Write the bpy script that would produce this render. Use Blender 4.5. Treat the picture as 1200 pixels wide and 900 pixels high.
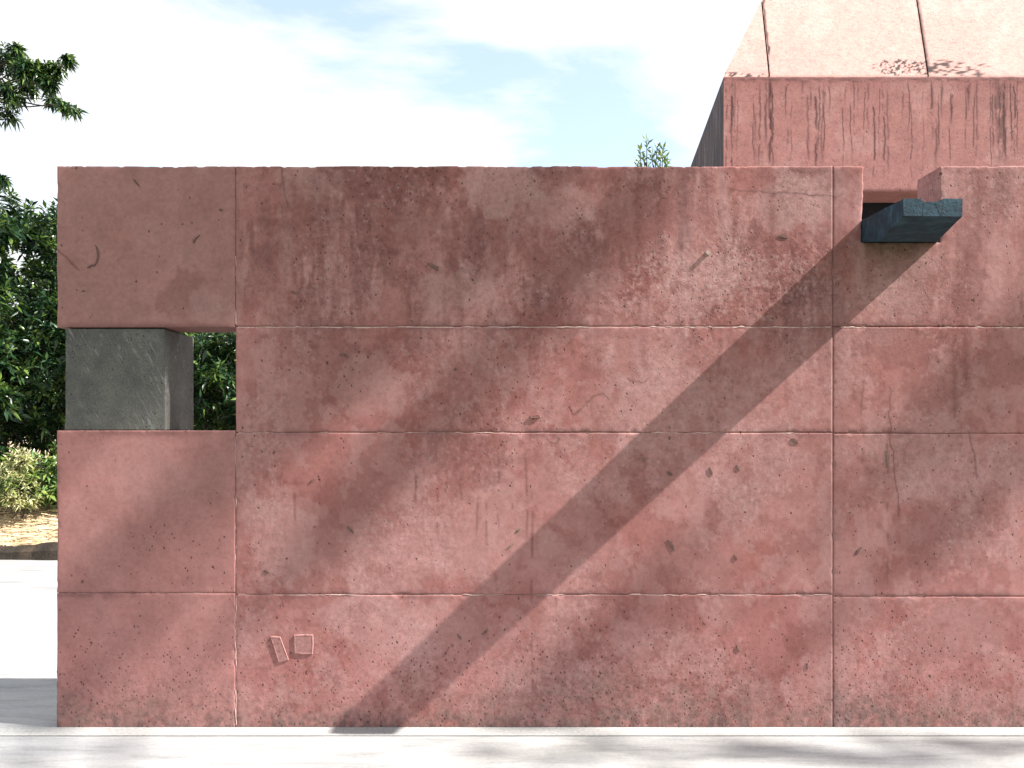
import bpy, math, random
import numpy as np
from mathutils import Vector

# ------------------------------------------------------------------ scene, camera, light
S = bpy.context.scene
for o in list(bpy.data.objects):
    bpy.data.objects.remove(o)
COL = S.collection

DIST = 4.085          # camera to wall face (m)
FPX = 950.0           # focal length in px of a 1200 px wide picture
SC = DIST / FPX       # metres per photo px on the wall face
VX, VY, EYE = 575.0, 503.0, 1.5

cam_d = bpy.data.cameras.new('camera')
cam_d.sensor_width = 36.0
cam_d.lens = 36.0 * FPX / 1200.0
cam_d.shift_x = (600 - VX) / 1200.0
cam_d.shift_y = (VY - 450) / 1200.0
cam_d.clip_end = 3000
cam_d.clip_start = 0.05
cam = bpy.data.objects.new('camera', cam_d)
COL.objects.link(cam)
cam.location = (0, -DIST, EYE)
cam.rotation_euler = (math.radians(90), 0, 0)
S.camera = cam

SUN = Vector((1.034, -0.21, 1.0)).normalized()      # towards the sun
sun_d = bpy.data.lights.new('sun', 'SUN')
sun_d.energy = 5.0
sun_d.angle = math.radians(0.55)
sun_d.color = (1.0, 0.95, 0.88)
sun = bpy.data.objects.new('sun', sun_d)
COL.objects.link(sun)
sun.rotation_euler = (-SUN).to_track_quat('-Z', 'Y').to_euler()

W = bpy.data.worlds.new('World')
S.world = W
W.use_nodes = True
nt = W.node_tree
nt.nodes.clear()
def N(tree, t, **kw):
    n = tree.nodes.new(t)
    for k, v in kw.items():
        setattr(n, k, v)
    return n
sky = N(nt, 'ShaderNodeTexSky', sky_type='NISHITA')
sky.sun_disc = False
sky.sun_elevation = math.asin(SUN.z)
sky.sun_rotation = math.atan2(SUN.x, SUN.y)
sky.air_density = 1.0
sky.dust_density = 1.0
tc = N(nt, 'ShaderNodeTexCoord')
mp = N(nt, 'ShaderNodeMapping')
mp.inputs['Scale'].default_value = (1.0, 1.0, 2.2)
mp.inputs['Rotation'].default_value = (0, 0, -0.17)
mp.inputs['Location'].default_value = (2.22, 1.1, 0.7)
nz = N(nt, 'ShaderNodeTexNoise')
nz.inputs['Scale'].default_value = 1.9
nz.inputs['Detail'].default_value = 9
nz.inputs['Roughness'].default_value = 0.58
nz.inputs['Distortion'].default_value = 0.25
rp = N(nt, 'ShaderNodeValToRGB')
rp.color_ramp.elements[0].color = (0.30, 0.30, 0.30, 1)
rp.color_ramp.elements[0].position = 0.37
rp.color_ramp.elements[1].position = 0.48
mx = N(nt, 'ShaderNodeMix', data_type='RGBA')
mx.inputs['B'].default_value = (3.25, 3.33, 3.42, 1)
bg = N(nt, 'ShaderNodeBackground')
bg.inputs['Strength'].default_value = 0.13
wo = N(nt, 'ShaderNodeOutputWorld')
L = nt.links.new
L(tc.outputs['Generated'], mp.inputs['Vector'])
L(mp.outputs['Vector'], nz.inputs['Vector'])
L(nz.outputs['Fac'], rp.inputs['Fac'])
L(rp.outputs['Color'], mx.inputs['Factor'])
L(sky.outputs['Color'], mx.inputs['A'])
L(mx.outputs['Result'], bg.inputs['Color'])
L(bg.outputs['Background'], wo.inputs['Surface'])

vs_ = S.view_settings
vs_.view_transform = 'Standard'
vs_.look = 'None'
vs_.exposure = 1.5
vs_.gamma = 1.0
vs_.use_curve_mapping = False

# ------------------------------------------------------------------ helpers
rng = np.random.RandomState(7)
random.seed(3)

def wp(u, v, y=0.0):
    """photo px on the wall face -> metres, moved to depth y without perspective"""
    return Vector(((u - VX) * SC, y, EYE + (VY - v) * SC))

def pp(u, v, y):
    """the place at depth y that the photo shows at px (u, v)"""
    k = (y + DIST) / FPX
    return Vector(((u - VX) * k, y, EYE + (VY - v) * k))

_tabs = {}
def vnoise(x, y, seed):
    if seed not in _tabs:
        _tabs[seed] = np.random.RandomState(seed).rand(256, 256)
    t = _tabs[seed]
    xi = np.floor(x).astype(int); yi = np.floor(y).astype(int)
    fx = x - xi; fy = y - yi
    fx = fx * fx * (3 - 2 * fx); fy = fy * fy * (3 - 2 * fy)
    a = t[xi & 255, yi & 255]; b = t[(xi + 1) & 255, yi & 255]
    c = t[xi & 255, (yi + 1) & 255]; d = t[(xi + 1) & 255, (yi + 1) & 255]
    return (a * (1 - fx) + b * fx) * (1 - fy) + (c * (1 - fx) + d * fx) * fy
def fbm(x, y, octs, seed, rough=0.5):
    s = 0; a = 1; n = 0
    for i in range(octs):
        s = s + a * vnoise(x * 2 ** i + 17.3 * i, y * 2 ** i + 5.1 * i, seed + i)
        n += a; a *= rough
    return s / n
def sstep(a, b, x):
    t = np.clip((x - a) / (b - a), 0, 1)
    return t * t * (3 - 2 * t)

def tag(o, label=None, cat=None, group=None, kind=None):
    if label: o['label'] = label
    if cat: o['category'] = cat
    if group: o['group'] = group
    if kind: o['kind'] = kind
    return o
def empty(name, loc, label, cat, group=None):
    o = bpy.data.objects.new(name, None)
    o.empty_display_size = 0.2
    COL.objects.link(o)
    o.location = loc
    return tag(o, label, cat, group)
def wloc(o):
    p = Vector((0, 0, 0))
    while o:
        p += o.location; o = o.parent
    return p
def mesh_obj(name, verts, faces, mat, parent=None, smooth=False, attrs=None):
    me = bpy.data.meshes.new(name)
    if isinstance(verts, np.ndarray):
        verts = verts.tolist()
    me.from_pydata(verts, [], faces if isinstance(faces, list) else faces.tolist())
    for k, (typ, arr) in (attrs or {}).items():
        a = me.attributes.new(k, typ, 'POINT')
        a.data.foreach_set('color' if typ == 'FLOAT_COLOR' else 'value', np.ascontiguousarray(arr, dtype=np.float32).ravel())
    if smooth:
        me.polygons.foreach_set('use_smooth', [True] * len(me.polygons))
    me.materials.append(mat)
    me.update()
    o = bpy.data.objects.new(name, me)
    COL.objects.link(o)
    if parent:
        o.parent = parent
        o.location = -wloc(parent)
    return o

# ------------------------------------------------------------------ materials
def new_mat(name):
    m = bpy.data.materials.new(name)
    m.use_nodes = True
    t = m.node_tree
    return m, t, t.nodes['Principled BSDF']
def noise(t, vec, scale, detail=6, rough=0.55, stretch=None, dist=0):
    if stretch:
        mpn = N(t, 'ShaderNodeMapping')
        mpn.inputs['Scale'].default_value = stretch
        t.links.new(vec, mpn.inputs['Vector']); vec = mpn.outputs['Vector']
    n = N(t, 'ShaderNodeTexNoise')
    n.inputs['Scale'].default_value = scale
    n.inputs['Detail'].default_value = detail
    n.inputs['Roughness'].default_value = rough
    n.inputs['Distortion'].default_value = dist
    t.links.new(vec, n.inputs['Vector'])
    return n.outputs['Fac']
def ramp(t, fac, stops):
    r = N(t, 'ShaderNodeValToRGB')
    el = r.color_ramp.elements
    while len(el) < len(stops): el.new(0.5)
    for e, (p, c) in zip(el, stops):
        e.position = p
        e.color = (c, c, c, 1) if isinstance(c, (int, float)) else (*c, 1)
    t.links.new(fac, r.inputs['Fac'])
    return r.outputs['Color']
def mth(t, op, a, b=None, c=None, clamp=False):
    n = N(t, 'ShaderNodeMath', operation=op, use_clamp=clamp)
    for i, x in enumerate((a, b, c)):
        if x is None: continue
        if isinstance(x, (int, float)): n.inputs[i].default_value = x
        else: t.links.new(x, n.inputs[i])
    return n.outputs[0]
def mixc(t, f, a, b, mode='MIX'):
    n = N(t, 'ShaderNodeMix', data_type='RGBA', blend_type=mode)
    for k, x in (('Factor', f), ('A', a), ('B', b)):
        if isinstance(x, (int, float)): n.inputs[k].default_value = x
        elif isinstance(x, tuple): n.inputs[k].default_value = (*x, 1)
        else: t.links.new(x, n.inputs[k])
    return n.outputs['Result']
def attr(t, name, out='Fac'):
    a = N(t, 'ShaderNodeAttribute', attribute_name=name)
    return a.outputs[out]
def objco(t):
    return N(t, 'ShaderNodeTexCoord').outputs['Object']
def bump(t, h, bsdf, strength=1.0, dist=1.0):
    b = N(t, 'ShaderNodeBump')
    b.inputs['Strength'].default_value = strength
    b.inputs['Distance'].default_value = dist
    t.links.new(h, b.inputs['Height'])
    t.links.new(b.outputs['Normal'], bsdf.inputs['Normal'])

def pit_layer(t, co, scale, dens, seed, angle=0.6, stretch=0.62, r0=0.10, r1=0.26):
    """small round to oblong holes on an upright face: mask 0..1"""
    wv = N(t, 'ShaderNodeTexNoise'); wv.inputs['Detail'].default_value = 1; wv.inputs['Scale'].default_value = scale * 1.9
    t.links.new(co, wv.inputs['Vector'])
    ad = N(t, 'ShaderNodeVectorMath', operation='MULTIPLY_ADD')
    t.links.new(wv.outputs['Color'], ad.inputs[0])
    ad.inputs[1].default_value = (0.55 / scale,) * 3
    t.links.new(co, ad.inputs[2])
    sx = N(t, 'ShaderNodeSeparateXYZ'); t.links.new(ad.outputs[0], sx.inputs[0])
    cx = N(t, 'ShaderNodeCombineXYZ')
    t.links.new(mth(t, 'ADD', sx.outputs[0], mth(t, 'MULTIPLY', sx.outputs[1], 0.7)), cx.inputs[0]); t.links.new(sx.outputs[2], cx.inputs[1])
    m = N(t, 'ShaderNodeMapping')
    m.inputs['Location'].default_value = (seed * 3.1, seed * 1.7, 0)
    m.inputs['Rotation'].default_value = (0, 0, angle)
    m.inputs['Scale'].default_value = (1, stretch, 1)
    t.links.new(cx.outputs[0], m.inputs['Vector'])
    v = N(t, 'ShaderNodeTexVoronoi', voronoi_dimensions='2D'); v.inputs['Scale'].default_value = scale
    t.links.new(m.outputs['Vector'], v.inputs['Vector'])
    sep = N(t, 'ShaderNodeSeparateColor'); t.links.new(v.outputs['Color'], sep.inputs[0])
    on = mth(t, 'LESS_THAN', sep.outputs[0], dens)
    rad = mth(t, 'MULTIPLY_ADD', mth(t, 'POWER', sep.outputs[1], 2.5), r1, r0)
    edge = mth(t, 'DIVIDE', mth(t, 'SUBTRACT', rad, v.outputs['Distance']), 0.10, clamp=True)
    return mth(t, 'MULTIPLY', edge, on)

def concrete_face(name, base_from_attr=True):
    m, t, b = new_mat(name)
    co = objco(t)
    alb = attr(t, 'alb', 'Color')
    dens = attr(t, 'pit')
    ru = attr(t, 'rough')
    f1 = noise(t, co, 42, 5, 0.74)
    f3 = noise(t, co, 16, 6, 0.70)
    c = mixc(t, mth(t, 'MULTIPLY_ADD', ru, 0.75, 0.42, clamp=True), alb, mixc(t, 1.0, alb, ramp(t, f1, [(0.28, 0.62), (0.5, 1.0), (0.72, 1.28)]), 'MULTIPLY'))
    blot = mth(t, 'MULTIPLY', ramp(t, f3, [(0.50, 0.0), (0.56, 1.0)]), mth(t, 'MULTIPLY_ADD', ru, 0.55, 0.10))
    c = mixc(t, blot, c, mixc(t, 1.0, c, (0.70, 0.60, 0.60), 'MULTIPLY'))
    p1 = pit_layer(t, co, 62, mth(t, 'MULTIPLY', dens, 0.52), 1, 0.7, 0.70, 0.10, 0.22)
    p2 = pit_layer(t, co, 24, mth(t, 'MULTIPLY', dens, 0.16), 2, 0.9, 0.6, 0.045, 0.13)
    p = mth(t, 'MAXIMUM', p1, p2)
    c = mixc(t, mth(t, 'MULTIPLY', p, 0.74), c, (0.045, 0.014, 0.014))
    t.links.new(c, b.inputs['Base Color'])
    b.inputs['Roughness'].default_value = 0.86
    b.inputs['Specular IOR Level'].default_value = 0.25
    h = mth(t, 'MULTIPLY', f1, mth(t, 'MULTIPLY_ADD', ru, 0.0034, 0.0008))
    h = mth(t, 'SUBTRACT', h, mth(t, 'MULTIPLY', p, 0.0022))
    bump(t, h, b, 0.75, 1.0)
    return m
M_WALL = concrete_face('red_concrete_face')

def simple_concrete(name, c0, c1, c2, scale=9, bscale=60, bamt=0.0012, rough=0.85, stretch=None, speck=None):
    m, t, b = new_mat(name)
    co = objco(t)
    a = noise(t, co, scale, 8, 0.6, stretch)
    col = ramp(t, a, [(0.3, c0), (0.5, c1), (0.7, c2)])
    f = noise(t, co, bscale, 8, 0.65)
    col = mixc(t, 1.0, col, ramp(t, f, [(0.28, 0.72), (0.72, 1.25)]), 'MULTIPLY')
    if speck:
        p = pit_layer(t, co, 60, 0.35, 5)
        col = mixc(t, mth(t, 'MULTIPLY', p, 0.6), col, speck)
    t.links.new(col, b.inputs['Base Color'])
    b.inputs['Roughness'].default_value = rough
    b.inputs['Specular IOR Level'].default_value = 0.3
    bump(t, mth(t, 'MULTIPLY', f, bamt), b, 0.8, 1.0)
    return m
M_CORE = simple_concrete('red_concrete_core', (0.16, 0.07, 0.06), (0.22, 0.10, 0.085), (0.28, 0.13, 0.11))
M_FIN = simple_concrete('pale_grout', (0.36, 0.23, 0.20), (0.46, 0.31, 0.28), (0.54, 0.39, 0.36), 30, 180, 0.0006)
M_EMB = simple_concrete('embossed_concrete', (0.235, 0.115, 0.108), (0.285, 0.14, 0.13), (0.33, 0.165, 0.155), 40, 150, 0.001, speck=(0.12, 0.05, 0.045))
M_STAIN = simple_concrete('dried_leaf_mark', (0.09, 0.055, 0.05), (0.13, 0.075, 0.065), (0.19, 0.10, 0.085), 60, 200, 0.0003)
M_GLEAF = simple_concrete('stuck_grey_leaf', (0.13, 0.10, 0.075), (0.17, 0.13, 0.10), (0.22, 0.17, 0.13), 60, 200, 0.0003)
def block_mat():
    m, t, b = new_mat('grey_stone')
    co = objco(t)
    base = ramp(t, noise(t, co, 7, 6, .6), [(.3, (0.064, 0.062, 0.060)), (.5, (0.090, 0.087, 0.079)), (.7, (0.121, 0.116, 0.101))])
    gr = noise(t, co, 120, 5, .7)
    col = mixc(t, 1.0, base, ramp(t, gr, [(.3, .62), (.5, 1.0), (.7, 1.45)]), 'MULTIPLY')
    mpn = N(t, 'ShaderNodeMapping'); mpn.inputs['Rotation'].default_value = (0, .5, 0)
    t.links.new(co, mpn.inputs['Vector'])
    sc = noise(t, mpn.outputs['Vector'], 26, 5, .65, (3.2, 1, .42))
    ms = noise(t, co, 5, 3, .5)
    sf = mth(t, 'MULTIPLY', ramp(t, sc, [(.56, 0.0), (.66, 1.0)]), ramp(t, ms, [(.42, 0.0), (.6, .7)]))
    col = mixc(t, sf, col, (0.23, 0.225, 0.225))
    p = pit_layer(t, co, 70, 0.3, 5)
    col = mixc(t, mth(t, 'MULTIPLY', p, .65), col, (0.03, 0.03, 0.03))
    t.links.new(col, b.inputs['Base Color']); b.inputs['Roughness'].default_value = .85
    bump(t, mth(t, 'SUBTRACT', mth(t, 'MULTIPLY', gr, .0022), mth(t, 'MULTIPLY', p, .002)), b, .8, 1.0)
    return m
M_BLOCK = block_mat()
M_CHUTE = simple_concrete('blue_grey_cast', (0.006, 0.020, 0.036), (0.012, 0.039, 0.062), (0.030, 0.082, 0.115), 14, 70, 0.003, 0.75, speck=(0.03, 0.045, 0.055))
M_DARKLINE = simple_concrete('dark_joint', (0.02, 0.025, 0.03), (0.03, 0.035, 0.04), (0.04, 0.045, 0.05))
M_VOID = simple_concrete('recess_shade', (0.006, 0.006, 0.008), (0.009, 0.009, 0.012), (0.013, 0.013, 0.016))  # near-black colour stands in for the shade inside the recess
M_BRED = simple_concrete('red_concrete_plain', (0.30, 0.12, 0.10), (0.37, 0.155, 0.13), (0.43, 0.19, 0.16), 5, 60, 0.0012)
M_SIDE = simple_concrete('shaded_board_marked_concrete', (0.03, 0.026, 0.032), (0.07, 0.058, 0.066), (0.16, 0.13, 0.135), 3.0, 40, 0.004, 0.9, (9, 9, 0.6))  # board marks; darker and greyer than the front, its shade painted into the colour
M_STEEL = simple_concrete('rusty_bolt', (0.30, 0.22, 0.18), (0.40, 0.32, 0.28), (0.5, 0.42, 0.38), 80, 200, 0.0004, 0.6)

def ground_mat():
    m, t, b = new_mat('pale_paving')
    co = objco(t)
    a = noise(t, co, 0.9, 7, 0.6, (0.7, 2.6, 1), 0.6)
    d = noise(t, co, 3.2, 7, 0.65, (0.6, 4.0, 1), 0.4)
    f = noise(t, co, 60, 6, 0.7)
    col = ramp(t, a, [(0.34, (0.23, 0.235, 0.245)), (0.5, (0.315, 0.315, 0.315)), (0.62, (0.35, 0.348, 0.34))])
    col = mixc(t, 1.0, col, ramp(t, d, [(0.33, 0.72), (0.52, 1.0)]), 'MULTIPLY')
    col = mixc(t, 1.0, col, ramp(t, f, [(0.28, 0.86), (0.72, 1.1)]), 'MULTIPLY')
    t.links.new(col, b.inputs['Base Color'])
    b.inputs['Roughness'].default_value = 0.8
    bump(t, mth(t, 'MULTIPLY', f, 0.0015), b, 0.6, 1.0)
    return m
M_GROUND = ground_mat()
M_STRIP = simple_concrete('pale_edging', (0.28, 0.28, 0.28), (0.32, 0.318, 0.312), (0.35, 0.347, 0.34), 2.5, 70, 0.001, 0.8, (1, 4, 1))
M_ADDED_LAWN = simple_concrete('added_dark_grass', (0.03, 0.05, 0.015), (0.045, 0.075, 0.022), (0.07, 0.10, 0.03), 3, 90, 0.01, 0.95)  # grass tone of the unseen added ground
M_EARTH = simple_concrete('dry_earth', (0.30, 0.21, 0.14), (0.42, 0.31, 0.21), (0.52, 0.41, 0.29), 2.5, 25, 0.012, 0.95)
M_LIP = simple_concrete('shaded_soil', (0.018, 0.015, 0.012), (0.035, 0.027, 0.02), (0.07, 0.05, 0.035), 6, 40, 0.01, 0.95)  # soil darkened in colour to paint in shade on the bank's front edge
M_STRAW = simple_concrete('straw', (0.42, 0.31, 0.17), (0.56, 0.43, 0.26), (0.68, 0.55, 0.36), 4, 30, 0.0)
M_BARK = simple_concrete('bark', (0.035, 0.028, 0.02), (0.065, 0.05, 0.038), (0.10, 0.08, 0.06), 6, 50, 0.006, 0.95, (4, 4, 0.7))

def leaf_mat(name, dark, mid, light, trans=0.13, rough=0.30):
    m, t, b = new_mat(name)
    r = attr(t, 'rnd')
    col = ramp(t, r, [(0.0, dark), (0.55, mid), (1.0, light)])
    t.links.new(col, b.inputs['Base Color'])
    b.inputs['Roughness'].default_value = rough
    b.inputs['Specular IOR Level'].default_value = 0.5
    tr = N(t, 'ShaderNodeBsdfTranslucent')
    t.links.new(mixc(t, 1.0, col, (1.5, 1.7, 0.6), 'MULTIPLY'), tr.inputs['Color'])
    ms = N(t, 'ShaderNodeMixShader'); ms.inputs[0].default_value = trans
    out = t.nodes['Material Output']
    t.links.new(b.outputs[0], ms.inputs[1]); t.links.new(tr.outputs[0], ms.inputs[2])
    t.links.new(ms.outputs[0], out.inputs['Surface'])
    return m
M_LEAF = leaf_mat('glossy_leaf', (0.005, 0.016, 0.011), (0.017, 0.05, 0.018), (0.15, 0.23, 0.045))
M_LEAF_L = leaf_mat('fresh_leaf', (0.04, 0.09, 0.025), (0.09, 0.17, 0.045), (0.22, 0.26, 0.06))
M_FLOWER = leaf_mat('cream_flower', (0.30, 0.30, 0.14), (0.46, 0.45, 0.26), (0.60, 0.57, 0.40), 0.3, 0.6)

# ------------------------------------------------------------------ ground
def sheet(name, x0, x1, y0, y1, z, mat):
    o = mesh_obj(name, [(x0, y0, z), (x1, y0, z), (x1, y1, z), (x0, y1, z)], [(0, 1, 2, 3)], mat)
    return tag(o, kind='structure')
sheet('ground', -900, 900, -900, 900, -0.012, M_EARTH)
sheet('pavement', -40, 40, -1.35, 5.35, -0.004, M_GROUND)
sheet('added_dark_lawn', -40, 40, -40, -1.35, -0.008, M_ADDED_LAWN)  # unseen dark ground added to cut light bounced onto the wall
sheet('edging_strip', -40, 40, -0.115, -0.003, 0.0, M_STRIP)

# raised earth bank beyond the paving
def bank():
    nx, ny = 150, 40
    xs = np.linspace(-45, 45, nx); ys = 5.28 + (np.linspace(0, 1, ny) ** 2.2) * 40
    X, Y = np.meshgrid(xs, ys, indexing='ij')
    e = Y - 5.28
    n = fbm(X * 1.3 + 40, Y * 1.3, 4, 91)
    Z = 0.16 * sstep(0.0, 0.12, e) + 0.46 * sstep(0.05, 1.15, e) + 0.5 * sstep(1.2, 9, e) + (n - 0.5) * 0.16 * sstep(0, 0.3, e) - 0.03
    v = np.stack([X, Y, Z], -1).reshape(-1, 3)
    idx = np.arange(nx * ny).reshape(nx, ny)
    f = np.stack([idx[:-1, :-1], idx[1:, :-1], idx[1:, 1:], idx[:-1, 1:]], -1).reshape(-1, 4)
    return tag(mesh_obj('earth_bank', v, f, M_EARTH, smooth=True), kind='structure')
bank()
def lip():
    n = 160
    V, F = [], []
    for i in range(n):
        x = -12 + 12.0 * i / (n - 1)
        r = fbm(np.array([x * 2.2]), np.array([3.0]), 4, 55)[0]
        h = 0.10 + 0.13 * r
        y = 5.30 - 0.10 * r
        V += [(x, y - 0.02, -0.01), (x, y, h * 0.55), (x, y + 0.07, h), (x, y + 0.30, h * 0.7), (x, y + 0.3, -0.02)]
    for i in range(n - 1):
        for k in range(4):
            a = i * 5 + k
            F.append((a, a + 5, a + 6, a + 1))
    return tag(mesh_obj('soil_edge', V, F, M_LIP), kind='structure')
lip()
def straw():
    n = 5200
    x = rng.uniform(-10, -2.4, n); e = rng.rand(n) ** 1.2 * 1.5
    y = 5.30 + e
    z = 0.16 * sstep(0.0, 0.12, e) + 0.46 * sstep(0.05, 1.15, e) + (fbm(x * 1.3 + 40, y * 1.3, 4, 91) - 0.5) * 0.16 * sstep(0, 0.3, e) - 0.02 + rng.rand(n) * 0.04
    a = rng.uniform(-0.7, 0.7, n); l = rng.uniform(0.06, 0.28, n); w = rng.uniform(0.002, 0.006, n)
    dz = rng.uniform(-0.25, 0.3, n) * l
    c = np.stack([x, y, z], -1)
    d = np.stack([np.cos(a) * l, np.sin(a) * l, dz], -1) / 2
    s = np.stack([-np.sin(a) * w, np.cos(a) * w, w * 0.5], -1)
    u = np.zeros((n, 3)); u[:, 2] = w * 1.3
    V = np.stack([c - d - s, c - d + s, c - d + u, c + d - s, c + d + s, c + d + u], 1).reshape(-1, 3)
    b = (np.arange(n) * 6)[:, None]
    F = []
    for q in ((0, 3, 4, 1), (1, 4, 5, 2), (2, 5, 3, 0)):
        F.append(b + np.array(q))
    o = mesh_obj('dry_straw', V, np.concatenate(F), M_STRAW)
    tag(o, 'dry yellow straw strewn over the sunlit earth bank', 'straw', kind='stuff')
straw()

# ------------------------------------------------------------------ the red wall
WT = 0.22        # wall thickness
wall = empty('concrete_wall', (0, 0, 0), 'long red-pigmented concrete wall with open slot at its left end and notched top', 'wall')

def seg_dist(u, v, pts):
    best = np.full(u.shape, 1e9)
    for (a, b), (c, d) in zip(pts[:-1], pts[1:]):
        dx, dy = c - a, d - b
        t = np.clip(((u - a) * dx + (v - b) * dy) / (dx * dx + dy * dy), 0, 1)
        best = np.minimum(best, np.hypot(u - a - t * dx, v - b - t * dy))
    return best
def blob(u, v, cx, cy, rx, ry, seed=0, warp=0.5):
    out = np.zeros(u.shape)
    m = (np.abs(u - cx) < 2.3 * rx) & (np.abs(v - cy) < 2.3 * ry)
    if not m.any(): return out
    a, b = u[m], v[m]
    w = fbm(a / 45 + seed, b / 45, 4, 201 + seed % 7) - 0.5
    w2 = fbm(a / 10 + seed, b / 12, 4, 221 + seed % 5, .62) - 0.5
    r = np.hypot((a - cx) / rx, (b - cy) / ry) + warp * (w * 1.6 + w2 * 1.5)
    out[m] = 1 - sstep(0.70, 1.02, r)
    return out
lerp3 = lambda c, col, f: c + (np.array(col) - c) * np.clip(f, 0, 1)[..., None]

STREAKS_V = [(487, 530, 655), (512, 520, 640), (522, 530, 640), (541, 545, 620), (560, 545, 650), (572, 540, 655), (586, 520, 640), (600, 530, 655), (616, 520, 650), (623, 560, 840), (497, 545, 632), (1042, 455, 700), (1010, 430, 560), (345, 540, 640)]
CRACKS = [[(667, 479), (672, 485), (683, 480), (690, 470), (700, 461), (708, 462), (713, 468)],
          [(735, 444), (740, 448), (748, 447), (754, 449), (760, 444)],
          [(640, 513), (645, 519), (652, 521), (656, 514)], [(519, 770), (524, 760), (529, 757)],
          [(330, 196), (331, 215), (338, 243)], [(852, 221), (900, 225), (980, 231)],
          [(1136, 505), (1140, 530), (1145, 560)], [(1042, 455), (1043, 505), (1048, 560), (1055, 605)],
          [(67, 292), (80, 305), (92, 316)], [(325, 697), (330, 700), (332, 712)]]
def wall_maps(u, v):
    n1 = fbm(u / 190, v / 190, 5, 11)
    n2 = fbm(u / 62, v / 70, 5, 21)
    n3 = fbm(u / 17, v / 20, 4, 31)
    st = fbm(u / 9 + .15 * n3, v / 60, 6, 41, .6)
    st2 = fbm(u / 26, v / 150, 4, 51)
    row1 = 1 - sstep(372, 392, v)
    mid = sstep(270, 290, u)
    right = sstep(965, 985, u)
    upstreak = mid * (1 - sstep(330, 470, v)) * (1 - 0.45 * right)
    base = np.ones(u.shape + (3,)) * np.array((0.452, 0.198, 0.172))
    c = base
    # broad change between pours
    c = c * (0.90 + 0.24 * n1)[..., None]
    c = lerp3(c, (0.415, 0.205, 0.175), row1 * (1 - mid) * 0.7)
    # cement-dusty pale film and red patches
    c = lerp3(c, (0.545, 0.275, 0.245), sstep(0.50, 0.68, n2) * 0.55 * (0.35 + 0.65 * mid))
    c = lerp3(c, (0.375, 0.128, 0.105), sstep(0.46, 0.66, fbm(u / 75 + 9, v / 95, 5, 61)) * 0.55 * (0.25 + 0.75 * mid))
    c = c * (0.86 + 0.28 * n3)[..., None]
    # crisp-edged mottling
    m1 = fbm(u / 30 + 4, v / 36, 6, 63, .62); m2 = fbm(u / 22 + 14, v / 30, 6, 65, .62)
    c = lerp3(c, c * np.array((.78, .66, .64)), sstep(.535, .575, m1) * .55 * (.2 + .8 * mid))
    c = lerp3(c, (0.545, 0.285, 0.255), sstep(.55, .59, m2) * .38 * (.2 + .8 * mid))
    # streaked, weathered upper lift
    c = lerp3(c, (0.285, 0.112, 0.098), upstreak * sstep(0.53, 0.64, st * 0.6 + n2 * 0.5 - 0.02) * 0.70)
    c = lerp3(c, (0.235, 0.105, 0.10), upstreak * sstep(0.50, 0.66, st2 * 0.6 + n3 * 0.25 + 0.14 * (1 - v / 380)) * 0.62)
    c = lerp3(c, (0.56, 0.30, 0.265), upstreak * sstep(0.60, 0.74, fbm(u / 12 + 70, v / 55, 5, 71)) * 0.5)
    # dark crusts and clean patches where the photo shows them
    for i, (cx, cy, rx, ry, a) in enumerate([(430, 205, 110, 40, .75), (470, 265, 70, 45, .5), (360, 255, 55, 60, .5), (560, 285, 60, 60, .55), (655, 290, 50, 70, .6),
                                  (610, 215, 60, 25, .35), (745, 240, 40, 80, .5), (690, 200, 60, 25, .5), (735, 330, 55, 45, .4), (910, 300, 40, 75, .45),
                                  (320, 330, 40, 60, .35), (800, 240, 50, 30, .35), (660, 375, 60, 25, .55), (395, 415, 35, 55, .45), (560, 540, 50, 45, .5),
                                  (455, 430, 60, 40, .3), (1060, 400, 60, 40, .4), (1135, 330, 22, 60, .6), (1150, 230, 28, 55, .35), (1110, 630, 80, 45, .4),
                                  (1120, 740, 90, 45, .38), (745, 690, 60, 60, .28), (860, 360, 60, 40, .25), (945, 195, 60, 25, .4), (215, 345, 30, 30, .4),
                                  (400, 610, 60, 60, .25), (800, 660, 70, 55, .2), (640, 760, 50, 60, .3), (510, 330, 60, 25, .35), (900, 560, 60, 60, .15)]):
        c = lerp3(c, (0.265, 0.098, 0.085), blob(u, v, cx, cy, rx, ry, i * 3, 0.75) * a * (0.55 + 0.75 * n3))
    for i, (cx, cy, rx, ry, a) in enumerate([(590, 215, 55, 35, .55), (935, 240, 55, 45, .6), (360, 215, 45, 30, .35), (530, 340, 60, 40, .4), (650, 245, 50, 30, .35),
                                  (830, 330, 70, 40, .35), (780, 470, 80, 60, .3), (430, 450, 45, 50, .35), (330, 620, 45, 70, .45), (1040, 320, 60, 60, .35),
                                  (1060, 540, 60, 60, .25), (480, 730, 120, 40, .25), (560, 620, 70, 60, .3), (170, 560, 60, 50, .2), (245, 360, 28, 26, .35), (1075, 225, 50, 50, .3)]):
        c = lerp3(c, (0.55, 0.30, 0.265), blob(u, v, cx, cy, rx, ry, i * 5 + 2, 0.6) * a)
    for cx, w, y0, y1 in ((1133, 9, 290, 378), (1122, 4, 300, 370), (1147, 4, 195, 300), (905, 7, 200, 360), (747, 7, 205, 330), (345, 5, 200, 250), (1118, 5, 385, 500), (1130, 4, 385, 470)):
        f = np.exp(-((u - cx + 6 * (st2 - 0.5)) / w) ** 2) * sstep(y0 - 8, y0 + 15, v) * (1 - sstep(y1 - 25, y1 + 5, v))
        c = lerp3(c, (0.26, 0.095, 0.08), f * 0.65 * (0.4 + n3))
    # lime-speckled scab
    scab = blob(u, v, 850, 330, 130, 60, 77, 0.6)
    c = lerp3(c, (0.60, 0.36, 0.32), scab * sstep(0.54, 0.66, fbm(u / 3.2, v / 3.4, 3, 81)) * 0.42)
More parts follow.
